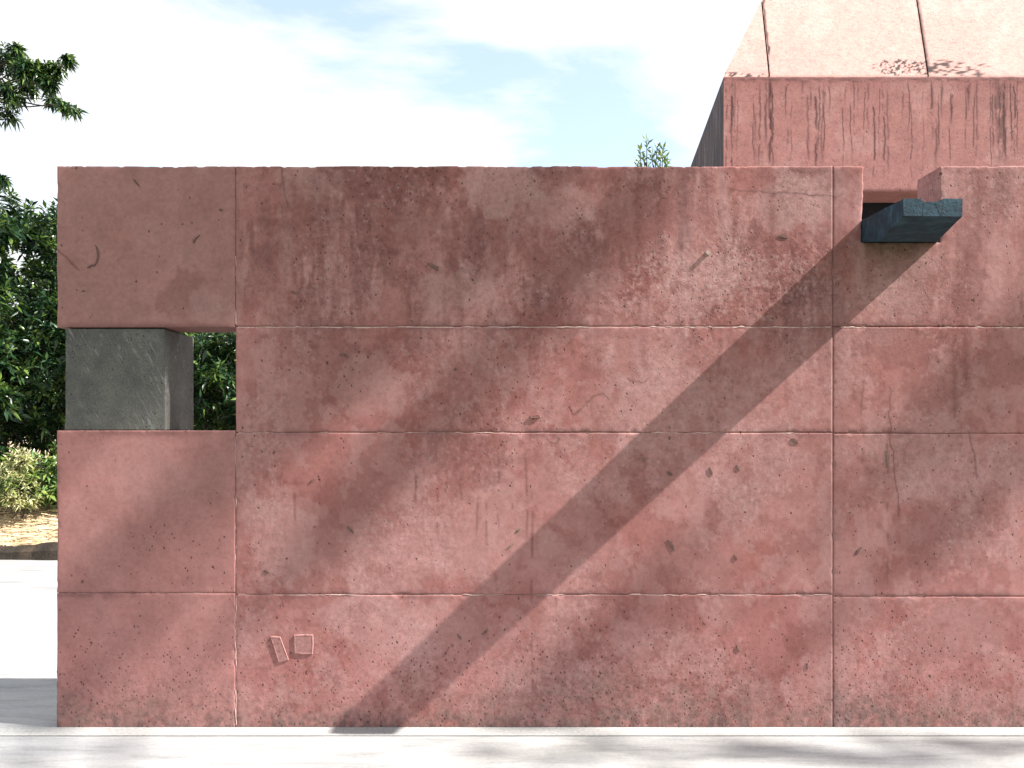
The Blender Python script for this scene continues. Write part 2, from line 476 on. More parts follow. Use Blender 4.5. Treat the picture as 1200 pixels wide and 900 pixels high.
    c = lerp3(c, (0.60, 0.38, 0.34), mid * sstep(0.66, 0.76, fbm(u / 3.4 + 31, v / 5, 3, 83)) * sstep(.45, .6, n2) * 0.30)
    # damp grime along the base
    g = sstep(775, 852, v + 45 * (n2 - 0.5) * 2)
    c = lerp3(c, (0.29, 0.165, 0.135), g * (0.35 + 0.65 * sstep(0.36, 0.66, fbm(u / 11, v / 9, 6, 87, .7))) * 0.85)
    c = lerp3(c, (0.19, 0.115, 0.10), sstep(828, 853, v + 40 * (fbm(u / 22, v * 0 + 3, 5, 89, .65) - .5)) * sstep(.40, .60, fbm(u / 4, v / 7, 4, 88)) * .75)
    c = lerp3(c, (0.22, 0.135, 0.12), np.exp(-((u - 979 - 3 * (n3 - .5)) / 5) ** 2) * sstep(780, 825, v) * 0.75)
    c = lerp3(c, (0.30, 0.15, 0.135), np.exp(-((u - 978) / 14) ** 2) * (0.25 + 0.4 * n3) * 0.7)
    # drips and hairline cracks
    for x, y0, y1 in STREAKS_V:
        xx = x + 5 * (vnoise(v / 40, v * 0 + x, 5) - 0.5)
        f = np.exp(-((u - xx) / 1.5) ** 2) * sstep(y0, y0 + 25, v) * (1 - sstep(y1 - 40, y1, v)) * sstep(0.35, 0.6, vnoise(v / 11, v * 0 + x, 6))
        c = lerp3(c, (0.22, 0.08, 0.07), f * 0.65)
    wu = u + 5 * (fbm(u / 9, v / 9, 2, 95) - .5); wv_ = v + 5 * (fbm(u / 9, v / 9, 2, 97) - .5)
    for pl in CRACKS:
        c = lerp3(c, (0.17, 0.07, 0.065), np.exp(-(seg_dist(wu, wv_, pl) / 0.9) ** 2) * 0.75)
    # stained joints
    for jy in (383, 507, 697):
        f = np.exp(-((v - jy) / (2.5 + 4 * n2)) ** 2) * sstep(0.42, 0.60, fbm(u / 40, v * 0 + jy, 3, 99))
        c = lerp3(c, (0.24, 0.10, 0.09), f * 0.6 * (0.5 + n3))
    pit = 0.05 + 0.09 * mid + 0.75 * sstep(690, 800, v) * (0.5 + n2) + 0.5 * scab + upstreak * 0.30 * sstep(0.42, 0.6, n2)
    for cx, cy, rx, ry, a in ((480, 215, 60, 35, .5), (610, 200, 60, 25, .45), (655, 370, 40, 30, .5), (200, 650, 70, 60, .4), (1100, 800, 120, 60, .3), (400, 420, 40, 40, .4), (650, 480, 150, 60, .3)):
        pit = pit + a * blob(u, v, cx, cy, rx, ry, int(cx), .7)
    rough = 0.10 + 0.35 * mid * sstep(0.42, 0.62, n2) + 0.8 * scab + 0.55 * sstep(740, 840, v) + 0.3 * upstreak
    # slow unevenness of the formwork (m)
    relief = 0.0022 * (fbm(u / 120, v / 120, 3, 131) - 0.5) + 0.0011 * (fbm(u / 38, v / 38, 3, 141) - 0.5) + 0.0007 * mid * (fbm(u / 8, v / 9, 3, 151) - 0.5)
    c = c * np.array((0.70, 0.745, 0.80))
    return c, np.clip(pit, 0, 1.4), np.clip(rough, 0, 1), relief

STEP = 1.38  # grid step in photo px (about 6 mm)
def panel(u0, u1, v0, v1, hole=None, top=False, left_end=False, floor=False):
    g = 0.45                                  # half joint width, px
    if v0 > 200: v0 += g
    if not floor: v1 -= g
    if u0 > 70: u0 += g + (0.15 if abs(u0 - 976) < 2 else 0)
    u1 -= g + (0.1 if abs(u1 - 976) < 2 else 0)
    def lin(a, b): return np.linspace(a, b, max(2, int(round((b - a) / STEP)) + 1))
    us = lin(u0, u1); vs = lin(v0, v1)
    if hole:
        h0, h1, h2 = hole
        us = np.concatenate([lin(u0, h0)[:-1], lin(h0, h1)[:-1], lin(h1, u1)])
        vs = np.concatenate([lin(v0, h2)[:-1], lin(h2, v1)])
    U, V = np.meshgrid(us, vs, indexing='ij')
    c, pit, rough, rel = wall_maps(U, V)
    nu, nv = U.shape
    mask = np.ones((nu - 1, nv - 1), bool)
    if hole:
        cu = (us[:-1] + us[1:]) / 2; cv = (vs[:-1] + vs[1:]) / 2
        mask = ~((cu[:, None] > h0) & (cu[:, None] < h1) & (cv[None, :] < h2))
    # distance to the panel edges, to round and chip them
    de = np.minimum(np.minimum(U - U[0, 0], U[-1, 0] - U), np.minimum(V - V[0, 0], V[0, -1] - V))
    if floor: de = np.minimum(np.minimum(U - U[0, 0], U[-1, 0] - U), V - V[0, 0])
    if hole:
        dh = np.maximum(np.maximum(h0 - U, U - h1), V - h2)
        de = np.minimum(de, np.maximum(dh, 0))
    chip = sstep(0.56, 0.72, fbm(U / 14 + 3, V / 14, 3, 161))
    y = -rel + 0.0009 * np.exp(-de / 0.9) + 0.004 * chip * np.exp(-de / 2.2)
    UU, VV = U.copy(), V.copy()
    if top:
        w = np.exp(-(V - v0) / 2.0)
        VV += w * ((fbm(U / 60, V * 0 + 2, 4, 171) - 0.5) * 1.9 + 0.9 * sstep(0.60, 0.75, fbm(U / 9, V * 0 + 9, 3, 181)))
    if left_end:
        w = np.exp(-(U - u0) / 2.0)
        UU += w * ((fbm(U * 0 + 2, V / 50, 4, 191) - 0.5) * 2.0 + 1.6 * sstep(0.66, 0.80, fbm(U * 0 + 5, V / 19, 5, 195, .65)))
    if hole:
        s = np.exp(-np.abs(U - h0) / 6) * (V <= h2 + .1)
        UU += s * (h2 - V) / (h2 - v0) * 2.6 + np.exp(-np.abs(U - h0) / 1.5) * (fbm(V / 7, V * 0 + 4, 3, 197) - .5) * 2.0 * (V <= h2)
    X = (UU - VX) * SC; Z = EYE + (VY - VV) * SC
    verts = np.stack([X, y, Z], -1).reshape(-1, 3)
    idx = np.arange(nu * nv).reshape(nu, nv)
    f = np.stack([idx[:-1, :-1], idx[:-1, 1:], idx[1:, 1:], idx[1:, :-1]], -1)[mask]
    faces = f.tolist()
    # skirt: run every open edge back through the wall
    ed = np.concatenate([f[:, [0, 1]], f[:, [1, 2]], f[:, [2, 3]], f[:, [3, 0]]])
    key = ed[:, 0].astype(np.int64) * (nu * nv) + ed[:, 1]
    rkey = ed[:, 1].astype(np.int64) * (nu * nv) + ed[:, 0]
    be = ed[~np.isin(key, rkey)]
    bv = np.unique(be)
    mp_ = {int(a): nu * nv + i for i, a in enumerate(bv)}
    back = verts[bv].copy(); back[:, 1] = WT
    vall = np.concatenate([verts, back])
    for a, b in be.tolist():
        faces.append([b, a, mp_[a], mp_[b]])
    # back cap
    nb = len(vall)
    def bx(a, b, d, e):
        return [((b - VX) * SC, WT, EYE + (VY - d) * SC), ((a - VX) * SC, WT, EYE + (VY - d) * SC), ((a - VX) * SC, WT, EYE + (VY - e) * SC), ((b - VX) * SC, WT, EYE + (VY - e) * SC)]
    rects = [(u0, u1, v0, v1)] if not hole else [(u0, h0, v0, v1), (h0, h1, h2, v1), (h1, u1, v0, v1)]
    caps = []
    for r in rects:
        caps += bx(*r); faces.append([nb, nb + 1, nb + 2, nb + 3]); nb += 4
    vall = np.concatenate([vall, np.array(caps)])
    ex = len(vall) - nu * nv
    def padc(a): 
        a = a.reshape(nu * nv, -1)
        extra = np.concatenate([a[bv], np.repeat(a[:1], ex - len(bv), 0)])
        return np.concatenate([a, extra])
    calb = np.concatenate([padc(c), np.ones((len(vall), 1))], 1)
    o = mesh_obj('concrete_panel', vall, faces, M_WALL, wall,
                 attrs={'alb': ('FLOAT_COLOR', calb), 'pit': ('FLOAT', padc(pit)), 'rough': ('FLOAT', padc(rough))})
    sm = np.zeros(len(faces), bool); sm[:len(f)] = True
    o.data.polygons.foreach_set('use_smooth', sm)
    return o
UEND = 1390
tl = panel(67, 276, 195, 384, top=True, left_end=True)
panel(67, 276, 504, 695, left_end=True); panel(67, 276, 695, 853, left_end=True, floor=True)
panel(276, 976, 195, 383, top=True); panel(276, 976, 383, 507); panel(276, 976, 507, 697); panel(276, 976, 697, 853, floor=True)
panel(976, UEND, 195, 383, hole=(1009.5, 1102, 284), top=True); panel(976, UEND, 383, 508); panel(976, UEND, 508, 699); panel(976, UEND, 699, 853, floor=True)
# the grout core seen in the joints
def boxv(a, b):
    x0, y0, z0 = a; x1, y1, z1 = b
    return [(x0, y0, z0), (x1, y0, z0), (x1, y1, z0), (x0, y1, z0), (x0, y0, z1), (x1, y0, z1), (x1, y1, z1), (x0, y1, z1)], \
           [(0, 3, 2, 1), (4, 5, 6, 7), (0, 1, 5, 4), (1, 2, 6, 5), (2, 3, 7, 6), (3, 0, 4, 7)]
def core(rects):
    V, F = [], []
    for (u0, u1, v0, v1) in rects:
        a = wp(u0, v1, 0.0042); b = wp(u1, v0, WT - 0.012)
        v, f = boxv(a, b); n = len(V); V += v; F += [tuple(i + n for i in q) for q in f]
    mesh_obj('joint_core', V, F, M_CORE, wall)
core([(273, 279, 205, 380), (273, 279, 508, 850), (974, 979, 205, 850), (282, 972, 381, 385), (282, 972, 505, 509), (282, 972, 695, 699),
      (981, 1380, 381, 385), (981, 1380, 506, 510), (981, 1380, 697, 701), (72, 272, 693, 697)])
# proud fins of grout along the joints
def fin(p0, p1, seed, wid=3.2, hgt=0.0022, cover=0.62):
    n = max(8, int(math.hypot(p1[0] - p0[0], p1[1] - p0[1]) / 1.6))
    t = np.linspace(0, 1, n); L_ = math.hypot(p1[0] - p0[0], p1[1] - p0[1])
    a = sstep(1 - cover - 0.12, 1 - cover + 0.16, fbm(t * L_ / 26, t * 0 + seed, 4, 301))
    j = (fbm(t * L_ / 7, t * 0 + seed, 3, 311) - 0.5)
    d = np.array([p1[0] - p0[0], p1[1] - p0[1]]) / L_; nrm = np.array([-d[1], d[0]])
    V, F = [], []
    for i in range(n):
        cu = p0[0] + (p1[0] - p0[0]) * t[i] + nrm[0] * j[i] * 1.8; cv = p0[1] + (p1[1] - p0[1]) * t[i] + nrm[1] * j[i] * 1.8
        w = wid / 2.4 * (0.2 + a[i] * (0.55 + 0.9 * abs(j[i]) * 2)); h = hgt * a[i] * (0.7 + 1.2 * abs(j[i]))
        V += [tuple(wp(cu - nrm[0] * w, cv - nrm[1] * w, 0.004)), tuple(wp(cu - nrm[0] * w * .4, cv - nrm[1] * w * .4, 0.0035 - h * 1.9)), tuple(wp(cu + nrm[0] * w * .5, cv + nrm[1] * w * .5, 0.0035 - h * 1.7)), tuple(wp(cu + nrm[0] * w, cv + nrm[1] * w, 0.004))]
    for i in range(n - 1):
        for k in range(3):
            q = i * 4 + k
            F.append((q, q + 4, q + 5, q + 1))
    mesh_obj('grout_fin', V, F, M_FIN, wall)
fin((279, 383.4), (974, 383.4), 3, 2.4, 0.0021, 0.80)
fin((985, 384), (1385, 384), 9, 2.2, 0.0019, 0.62)
fin((279, 507), (974, 507.5), 14, 1.8, 0.0013, 0.45)
fin((980, 508.5), (1385, 509), 18, 1.6, 0.0012, 0.25)
fin((72, 695), (274, 695), 22, 1.8, 0.0013, 0.45)
fin((279, 697), (974, 697.5), 27, 2.0, 0.0017, 0.60)
fin((980, 699), (1385, 700), 31, 1.6, 0.0014, 0.35)
fin((276.3, 300), (276.3, 380), 35, 2.8, 0.0034, 0.60)
fin((276.3, 512), (276.3, 690), 41, 1.8, 0.0018, 0.55)
fin((276.3, 700), (276.3, 850), 47, 1.8, 0.0020, 0.80)
fin((976.2, 610), (976.2, 698), 53, 1.6, 0.0016, 0.40)

# two raised marks cast into the lower lift
def raised(name, pts, h=0.0075):
    c = np.mean(pts, 0)
    inner = [(c[0] + (p[0] - c[0]) * 0.90, c[1] + (p[1] - c[1]) * 0.90) for p in pts]
    dish = [(c[0] + (p[0] - c[0]) * 0.74, c[1] + (p[1] - c[1]) * 0.74) for p in pts]
    n = len(pts)
    V = [tuple(wp(*p, 0.002)) for p in pts] + [tuple(wp(*p, -h)) for p in inner] + [tuple(wp(*p, -h * 0.80)) for p in dish]
    F = [(i, i + n, (i + 1) % n + n, (i + 1) % n) for i in range(n)] + [(i + n, i + 2 * n, (i + 1) % n + 2 * n, (i + 1) % n + n) for i in range(n)] + [tuple(range(3 * n - 1, 2 * n - 1, -1))]
    o = mesh_obj(name, V, F, M_EMB, wall)
    return o
o = raised('raised_mark', [(344, 743.5), (355, 743), (367.5, 743.2), (368, 755), (367, 767), (355, 767.5), (344.5, 766), (344, 755)], 0.0055)
o['label'] = 'square raised mark cast in the concrete'
o = raised('raised_mark', [(316.5, 745), (322, 744.8), (328.5, 745.6), (334, 760), (339, 774), (333, 776), (327, 777.5), (322, 762)], 0.005)
o['label'] = 'slanted bar-shaped raised mark cast in the concrete'
def small_shelf():
    raised('raised_mark', [(621, 487), (633, 486.5), (634, 489), (622, 489.5)], 0.008)
small_shelf()
# bolt stub that throws a long thin shadow
def bolt(u, v, r, l):
    V, F = [], []
    n = 8
    c = wp(u, v)
    for y, rr in ((0.004, r * 1.2), (-l * .5, r), (-l, r * .9)):
        for i in range(n):
            a = i * 2 * math.pi / n
            V.append((c.x + rr * math.cos(a) * (1 + .2 * math.sin(3 * a)), y, c.z + rr * math.sin(a)))
    for k in range(2):
        for i in range(n):
            F.append((k * n + i, (k + 1) * n + i, (k + 1) * n + (i + 1) % n, k * n + (i + 1) % n))
    F.append(tuple(range(2 * n, 3 * n)))
    mesh_obj('bolt_stub', V, F, M_STEEL, wall)
bolt(829, 297, 0.011, 0.017)
# dried leaves and their dark prints on the face
def leafmark(u, v, l, w, ang, bend, mat, name, k=0):
    n = 9
    V = []
    rr = np.random.RandomState(int(u * 7 + v))
    ca, sa = math.cos(ang), math.sin(ang)
    for i in range(n):
        t = i / (n - 1)
        x = (t - .5) * l; y = bend * ((t - .5) ** 2 * 4 - 1) * l
        hw = w * .30 * (math.sin(math.pi * min(1, t * .92 + .06)) ** .8) * rr.uniform(.75, 1.15)
        for s in (-1, 1):
            a, b = x, y + s * hw
            V.append(tuple(wp(u + a * ca - b * sa, v + a * sa + b * ca, -0.0028 - 0.0012 * math.sin(math.pi * t))))
    n0 = len(V)
    V += [(p[0], 0.003, p[2]) for p in V]
    F = []
    for i in range(n - 1):
        F.append((2 * i, 2 * i + 1, 2 * i + 3, 2 * i + 2))
        F.append((2 * i, 2 * i + 2, n0 + 2 * i + 2, n0 + 2 * i)); F.append((2 * i + 1, n0 + 2 * i + 1, n0 + 2 * i + 3, 2 * i + 3))
    mesh_obj(name, V, F, mat, wall)
for (u, v, l, w, a, bd, m) in [(111, 300, 26, 4.2, 1.65, 0.16, 0), (106, 312, 9, 3.6, -.5, 0, 0), (231, 280, 12, 3.0, -.9, .1, 0), (227, 283, 6, 2.4, 1.4, 0, 0), (786, 639, 15, 5, 1.05, .08, 0),
                               (833, 552, 10, 3.4, 1.2, 0, 0), (785, 555, 8, 6, .6, 0, 0), (865, 548, 8, 3.2, 1.1, 0, 1), (1039, 538, 20, 3.2, 1.5, .02, 1),
                               (1006, 646, 12, 6, -.9, .05, 0), (608, 621, 7, 4.6, -.6, 0, 1), (598, 640, 10, 3.0, -.75, 0, 1), (411, 621, 11, 5, .8, 0, 0),
                               (508, 313, 15, 8, .55, .05, 0), (345, 343, 8, 5, .4, 0, 0), (312, 670, 7, 5.5, .3, 0, 0), (568, 741, 9, 4.5, -.7, 0, 0), (538, 746, 8, 4, .9, 0, 0),
                               (862, 653, 7, 2.6, 1.0, 0, 0), (945, 781, 8, 3, 1.5, .1, 0), (160, 214, 12, 3, .9, 0, 0), (865, 760, 8, 3, 1.2, 0, 1), (403, 418, 12, 5, .4, .2, 0),
                               (917, 278, 12, 6, .2, .1, 0), (754, 538, 6, 3, .8, 0, 1), (366, 564, 8, 3, -.8, .1, 0), (931, 517, 10, 7, .5, .1, 0), (98, 341, 4, 3, 0, 0, 0), (259, 246, 5, 3.5, .2, 0, 0)]:
    leafmark(u, v, l, w, a, bd, (M_STAIN, M_GLEAF)[m], ('leaf_print', 'stuck_leaf')[m])

# ------------------------------------------------------------------ grey stone block in the open slot
def block():
    y0 = 0.008; y1 = y0 + 0.40
    a0 = pp(76.5, 501, y0); a1 = pp(193, 501, y0)
    zb = wp(0, 504).z; zt = wp(0, 384).z - 0.004
    n = 10
    import bmesh
    bm = bmesh.new()
    v, f = boxv((a0.x, y0, zb), (a1.x, y1, zt))
    vs = [bm.verts.new(p) for p in v]
    for q in f: bm.faces.new([vs[i] for i in q])
    bmesh.ops.bevel(bm, geom=list(bm.edges), offset=0.003, segments=2, affect='EDGES')
    bmesh.ops.subdivide_edges(bm, edges=[e for e in bm.edges if e.calc_length() > 0.2], cuts=24, use_grid_fill=True)
    for p in bm.verts:
        h = fbm(np.array([p.co.x * 30 + p.co.y * 17]), np.array([p.co.z * 30 + p.co.y * 11]), 3, 401)[0] - .5
        if p.co.z > zb + 0.02 and p.co.z < zt - 0.02:
            p.co += Vector((h * 0.003, h * 0.003, 0))
        if p.co.y < y0 + .01 and p.co.z < zb + .1: p.co.x -= 0.006 * (1 - (p.co.z - zb) / .1) * (p.co.x < (a0.x + a1.x) / 2)
    me = bpy.data.meshes.new('stone_block'); bm.to_mesh(me); bm.free()
    me.materials.append(M_BLOCK)
    o = bpy.data.objects.new('stone_block', me); COL.objects.link(o)
    tag(o, 'dark grey rough stone cube wedged in the open slot of the red wall', 'stone block')
block()

# ------------------------------------------------------------------ rain spout
def spout():
    root = empty('rain_spout', tuple(wp(1040, 284, 0.0)), 'blue-grey cast rain spout jutting out of the wall-top notch', 'spout')
    d = 0.608
    def P(u, v, f): return tuple(wp(u, v, -d * f))
    # stations along the spout: fraction, left u, right u, top v, bottom v
    st = [(-0.36, 1012, 1100, 253, 283.8), (0.0, 1009.8, 1099, 258, 283.4), (0.48, 998.5, 1061, 265.5, 298), (1.0, 986.6, 1045.5, 273, 290.5)]
    def ring(f, l, r, t, b):
        w = r - l
        return [P(l, b, f), P(r, b, f), P(r, t, f), P(l + w * .68, t, f), P(l + w * .64, t + 3.0, f), P(l + w * .33, t + 3.0, f), P(l + w * .30, t, f), P(l, t, f)]
    V, F = [], []
    # finer rings for an uneven skin
    import bisect
    fr = np.concatenate([np.linspace(-0.36, 0, 6)[:-1], np.linspace(0, .48, 9)[:-1], np.linspace(.48, 1, 10)])
    for f in fr:
        k = max(0, min(2, bisect.bisect_right([s[0] for s in st], f) - 1))
        a, b = st[k], st[k + 1]; t = (f - a[0]) / (b[0] - a[0])
        q = [a[i] + (b[i] - a[i]) * t for i in range(5)]
        ns = 8
        rg = ring(q[0], *q[1:])
        V += [tuple(np.array(p) + (np.random.RandomState(int(abs(p[0]) * 999 + abs(p[2]) * 77)).rand(3) - .5) * np.array((.003, 0, .003))) for p in rg]
    m = 8; n = len(fr)
    for i in range(n - 1):
        for k in range(m):
            F.append((i * m + k, (i + 1) * m + k, (i + 1) * m + (k + 1) % m, i * m + (k + 1) % m))
    F.append(tuple(range(m - 1, -1, -1))); F.append(tuple((n - 1) * m + k for k in range(m)))
    mesh_obj('channel', V, F, M_CHUTE, root)
    # scored lines on the nose
    def line(p, q, w=0.5):
        dx, dy = q[0] - p[0], q[1] - p[1]; l = math.hypot(dx, dy); nx, ny = -dy / l * w / 2, dx / l * w / 2
        pts = [(p[0] - nx, p[1] - ny), (p[0] + nx, p[1] + ny), (q[0] + nx, q[1] + ny), (q[0] - nx, q[1] - ny)]
        V = [P(a, b, 1.0006) for a, b in pts] + [P(a, b, 0.99) for a, b in pts]
        mesh_obj('score_line', V, [(0, 1, 2, 3), (0, 4, 5, 1), (1, 5, 6, 2), (2, 6, 7, 3), (3, 7, 4, 0)], M_DARKLINE, root)
    def fx(u, v): return (VX + (u - VX) / 1.175, VY + (v - VY) / 1.175)
    line(fx(1082, 237), fx(1081.5, 253.5)); line(fx(1106, 236), fx(1103, 253)); line(fx(1096, 237.5), fx(1102.5, 253))
    line(fx(1090, 244), fx(1083, 253), .35)
spout()

# ------------------------------------------------------------------ pavilion behind the wall
def pavilion():
    YB = 3.0
    kb = (YB + DIST) / FPX
    root = empty('concrete_pavilion', (4.5, 4.6, 0), 'red concrete pavilion with streaked eaves band and steep sunlit roof behind the wall', 'building')
    P0 = pp(848, 90, YB); zb = pp(0, 224, YB).z
    XR = 8.2
    # --- streaked front band
    def maps(U, V, slope=False):
        n1 = fbm(U / 120, V / 120, 5, 501); n2 = fbm(U / 30, V / 34, 4, 511); n3 = fbm(U / 9, V / 9, 3, 521)
        c = np.ones(U.shape + (3,)) * np.array((0.50, 0.225, 0.19)) * (0.86 + .28 * n1)[..., None]
        c = lerp3(c, (0.58, 0.31, 0.265), sstep(.5, .7, n2) * .5)
        c = c * (0.88 + .24 * n3)[..., None]
        pit = 0.35 + .3 * n2 + 0 * U
        if not slope:
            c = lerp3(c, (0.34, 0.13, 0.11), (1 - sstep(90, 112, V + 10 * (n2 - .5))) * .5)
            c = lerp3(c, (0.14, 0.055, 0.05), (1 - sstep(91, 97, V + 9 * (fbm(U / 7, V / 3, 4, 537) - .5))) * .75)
            rs = np.random.RandomState(12)
            xs = [(858, 92, 195, 2, .6), (865, 100, 195, 1.3, .5), (884, 108, 200, 1.2, .8), (886, 120, 200, 2.5, .4), (903, 92, 215, 4, .75), (905, 105, 210, 1.4, .95), (921, 95, 150, 1.5, .8), (927, 110, 200, 1.2, .6), (925, 150, 200, 3, .5),
                  (960, 100, 190, 1.6, .7), (965, 95, 200, 1.2, .85), (972, 92, 150, 1.1, .8), (988, 125, 210, 1.1, .9), (998, 120, 200, 1.1, .85), (1001, 95, 160, 1.2, .7), (1024, 115, 218, 1.8, .95), (1037, 130, 215, 2.2, .7),
                  (1068, 120, 220, 1.3, .75), (1093, 95, 160, 1.4, .8), (1100, 110, 190, 1.5, .8), (1096, 140, 205, 2.8, .6), (1132, 120, 180, 1.4, .85), (1142, 110, 200, 1.4, .8), (1136, 95, 125, 4, .6),
                  (1164, 100, 190, 1.6, .95), (1171, 92, 195, 1.4, .95), (1177, 95, 200, 2.4, 1), (1184, 92, 190, 1.5, 1), (1189, 98, 195, 2, .9), (1193, 92, 190, 1.2, .8), (1172, 92, 200, 12, .55)]
            xs += [(x, rs.uniform(91, 108), rs.uniform(120, 222), rs.uniform(1, 3), rs.uniform(.4, .9)) for x in list(rs.uniform(850, 1195, 40)) + list(rs.uniform(1200, 1560, 60))]
            for x, y0, y1, w, a in xs:
                xx = x + 5 * (fbm(V / 40, V * 0 + x, 3, 531) - .5) + 2.0 * (fbm(V / 7, V * 0 + x, 3, 533) - .5)
                f = np.exp(-((U - xx) / (w * .5)) ** 2) * sstep(y0 - 4, y0 + 8, V) * (1 - sstep(y1 - 35, y1 + 3, V)) * sstep(.25, .5, fbm(V / 12, U / 5 + x, 3, 541))
                c = lerp3(c, (0.11, 0.042, 0.04), np.clip(f * a * 1.25, 0, .96))
        else:
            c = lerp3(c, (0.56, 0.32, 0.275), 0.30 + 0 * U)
            for pl, w in (([(892, -60), (895, 10), (901, 62)], 1.5), ([(901, 55), (902, 90)], .8), ([(1066, -60), (1075, 0), (1083, 50), (1088, 84)], 1.7)):
                wv = 3 * (fbm(U / 7, V / 7, 2, 551) - .5)
                c = lerp3(c, (0.010, 0.005, 0.006), np.exp(-(seg_dist(U + wv, V, pl) / w) ** 2) * .97)
            sc = np.maximum(blob(U, V, 1100, 80, 55, 9, 4, .9), blob(U, V, 1060, 75, 26, 6, 8, .8))
            sc = np.maximum(sc, blob(U, V, 870, 88, 40, 4, 9, .9) * .6)
            c = lerp3(c, (0.012, 0.006, 0.006), np.clip(sc * 2, 0, 1) * sstep(.50, .57, fbm(U / 2.6, V / 1.9, 4, 561, .6)) * .92)
            pit = 0.22 + .5 * blob(U, V, 1090, 45, 60, 50, 6, .7)
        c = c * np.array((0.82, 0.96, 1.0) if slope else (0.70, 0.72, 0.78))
        return c, pit, .35 + 0 * U
    def grid(name, fpos, u0, u1, v0, v1, step, slope):
        us = np.linspace(u0, u1, int((u1 - u0) / step) + 1); vs = np.linspace(v0, v1, int((v1 - v0) / step) + 1)
        U, V = np.meshgrid(us, vs, indexing='ij')
        c, pit, ro = maps(U, V, slope)
        pos = fpos(U, V)
        nu, nv = U.shape; idx = np.arange(nu * nv).reshape(nu, nv)
        f = np.stack([idx[:-1, :-1], idx[:-1, 1:], idx[1:, 1:], idx[1:, :-1]], -1).reshape(-1, 4)
        calb = np.concatenate([c.reshape(-1, 3), np.ones((nu * nv, 1))], 1)
        return mesh_obj(name, pos.reshape(-1, 3), f, M_WALL, root, True, {'alb': ('FLOAT_COLOR', calb), 'pit': ('FLOAT', pit.reshape(-1)), 'rough': ('FLOAT', ro.reshape(-1))})
    uR = VX + XR / kb
    def fband(U, V):
        rel = .003 * (fbm(U / 60, V / 60, 3, 571) - .5)
        e = .006 * np.exp(-(V - 90) / 1.2) + .006 * np.exp(-(224 - V) / 1.2)
        return np.stack([(U - VX) * kb, YB - rel + e, EYE + (VY - V) * kb + 0.006 * (fbm(U / 9, U * 0, 3, 581) - .5) * np.exp(-(V - 90) / 2)], -1)
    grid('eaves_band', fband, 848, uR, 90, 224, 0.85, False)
    # --- sloped front face; coordinates: u along the eaves, height h up the slope
    hipx, hipy, hiph = .584, .747, 1.067
    HT = 3.4
    def roof_piece(ua, ub, name='roof_panel'):
        # ua/ub: eaves px of the piece's sides (None = hip)
        n_h = 150
        hs = np.concatenate([np.linspace(0, 1.3, 110), np.linspace(1.33, HT, 25)])
        ts = np.linspace(0, 1, 120)
        T, H = np.meshgrid(ts, hs, indexing='ij')
        xl = (P0.x + hipx / hiph * H) if ua is None else (ua[0] + ua[1] * H)
        xr = ub[0] + ub[1] * H
        X = xl + (xr - xl) * T
        Y = YB + .012 + hipy / hiph * H + 0.0
        Z = P0.z + H + .004
        # photo px of every point, for the marks
        D = Y + DIST
        U = VX + X / D * FPX; V = VY - (Z - EYE) / D * FPX
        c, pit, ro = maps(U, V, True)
        rel = .004 * (fbm(U / 70, V / 70, 3, 591) - .5)
        ed = np.minimum(T * (xr - xl), (1 - T) * (xr - xl))
        Yd = Y - rel + .01 * np.exp(-H / .01)
        pos = np.stack([X, Yd, Z], -1)
        nu, nv = X.shape; idx = np.arange(nu * nv).reshape(nu, nv)
        f = np.stack([idx[:-1, :-1], idx[1:, :-1], idx[1:, 1:], idx[:-1, 1:]], -1).reshape(-1, 4)
        calb = np.concatenate([c.reshape(-1, 3), np.ones((nu * nv, 1))], 1)
        return mesh_obj(name, pos.reshape(-1, 3), f, M_WALL, root, True, {'alb': ('FLOAT_COLOR', calb), 'pit': ('FLOAT', pit.reshape(-1)), 'rough': ('FLOAT', ro.reshape(-1))})
    def line_at(u0, v0, u1, v1):
        """joint on the slope through two photo px -> x = a + b*h"""
        r = []
        for u, v in ((u0, v0), (u1, v1)):
            m = hipy / hiph; q = (VY - v) / FPX
            # P0.z + h - EYE = q*(YB+DIST+m h)
            h = (q * (YB + DIST) - (P0.z - EYE)) / (1 - q * m)
            r.append(((u - VX) / FPX * (YB + DIST + m * h), h))
        b = (r[1][0] - r[0][0]) / (r[1][1] - r[0][1])
        return (r[0][0] - b * r[0][1], b)
    j1 = line_at(902, 88, 893, 0); j2 = line_at(1088, 84, 1075, 0)
    g = .006
    j1l, j1r = (j1[0] - g, j1[1]), (j1[0] + g, j1[1]); j2l, j2r = (j2[0] - g, j2[1]), (j2[0] + g, j2[1])
    # the hip piece: a narrow triangle that runs out where the joint meets the hip
    hx = (P0.x - j1[0]) / (j1[1] - hipx / hiph)
    def tri_piece():
        n = 60
        V, A = [], []
        H = np.linspace(0, hx * .985, n); T = np.linspace(0, 1, 24)
        TT, HH = np.meshgrid(T, H, indexing='ij')
        xl = P0.x + hipx / hiph * HH; xr = j1l[0] + j1l[1] * HH
        X = xl + (xr - xl) * TT; Y = YB + .012 + hipy / hiph * HH; Z = P0.z + HH + .004
        D = Y + DIST; U = VX + X / D * FPX; Vv = VY - (Z - EYE) / D * FPX
        c, pit, ro = maps(U, Vv, True)
        nu, nv = X.shape; idx = np.arange(nu * nv).reshape(nu, nv)
        f = np.stack([idx[:-1, :-1], idx[1:, :-1], idx[1:, 1:], idx[:-1, 1:]], -1).reshape(-1, 4)
        calb = np.concatenate([c.reshape(-1, 3), np.ones((nu * nv, 1))], 1)
        mesh_obj('roof_panel', np.stack([X, Y, Z], -1).reshape(-1, 3), f, M_WALL, root, True, {'alb': ('FLOAT_COLOR', calb), 'pit': ('FLOAT', pit.reshape(-1)), 'rough': ('FLOAT', ro.reshape(-1))})
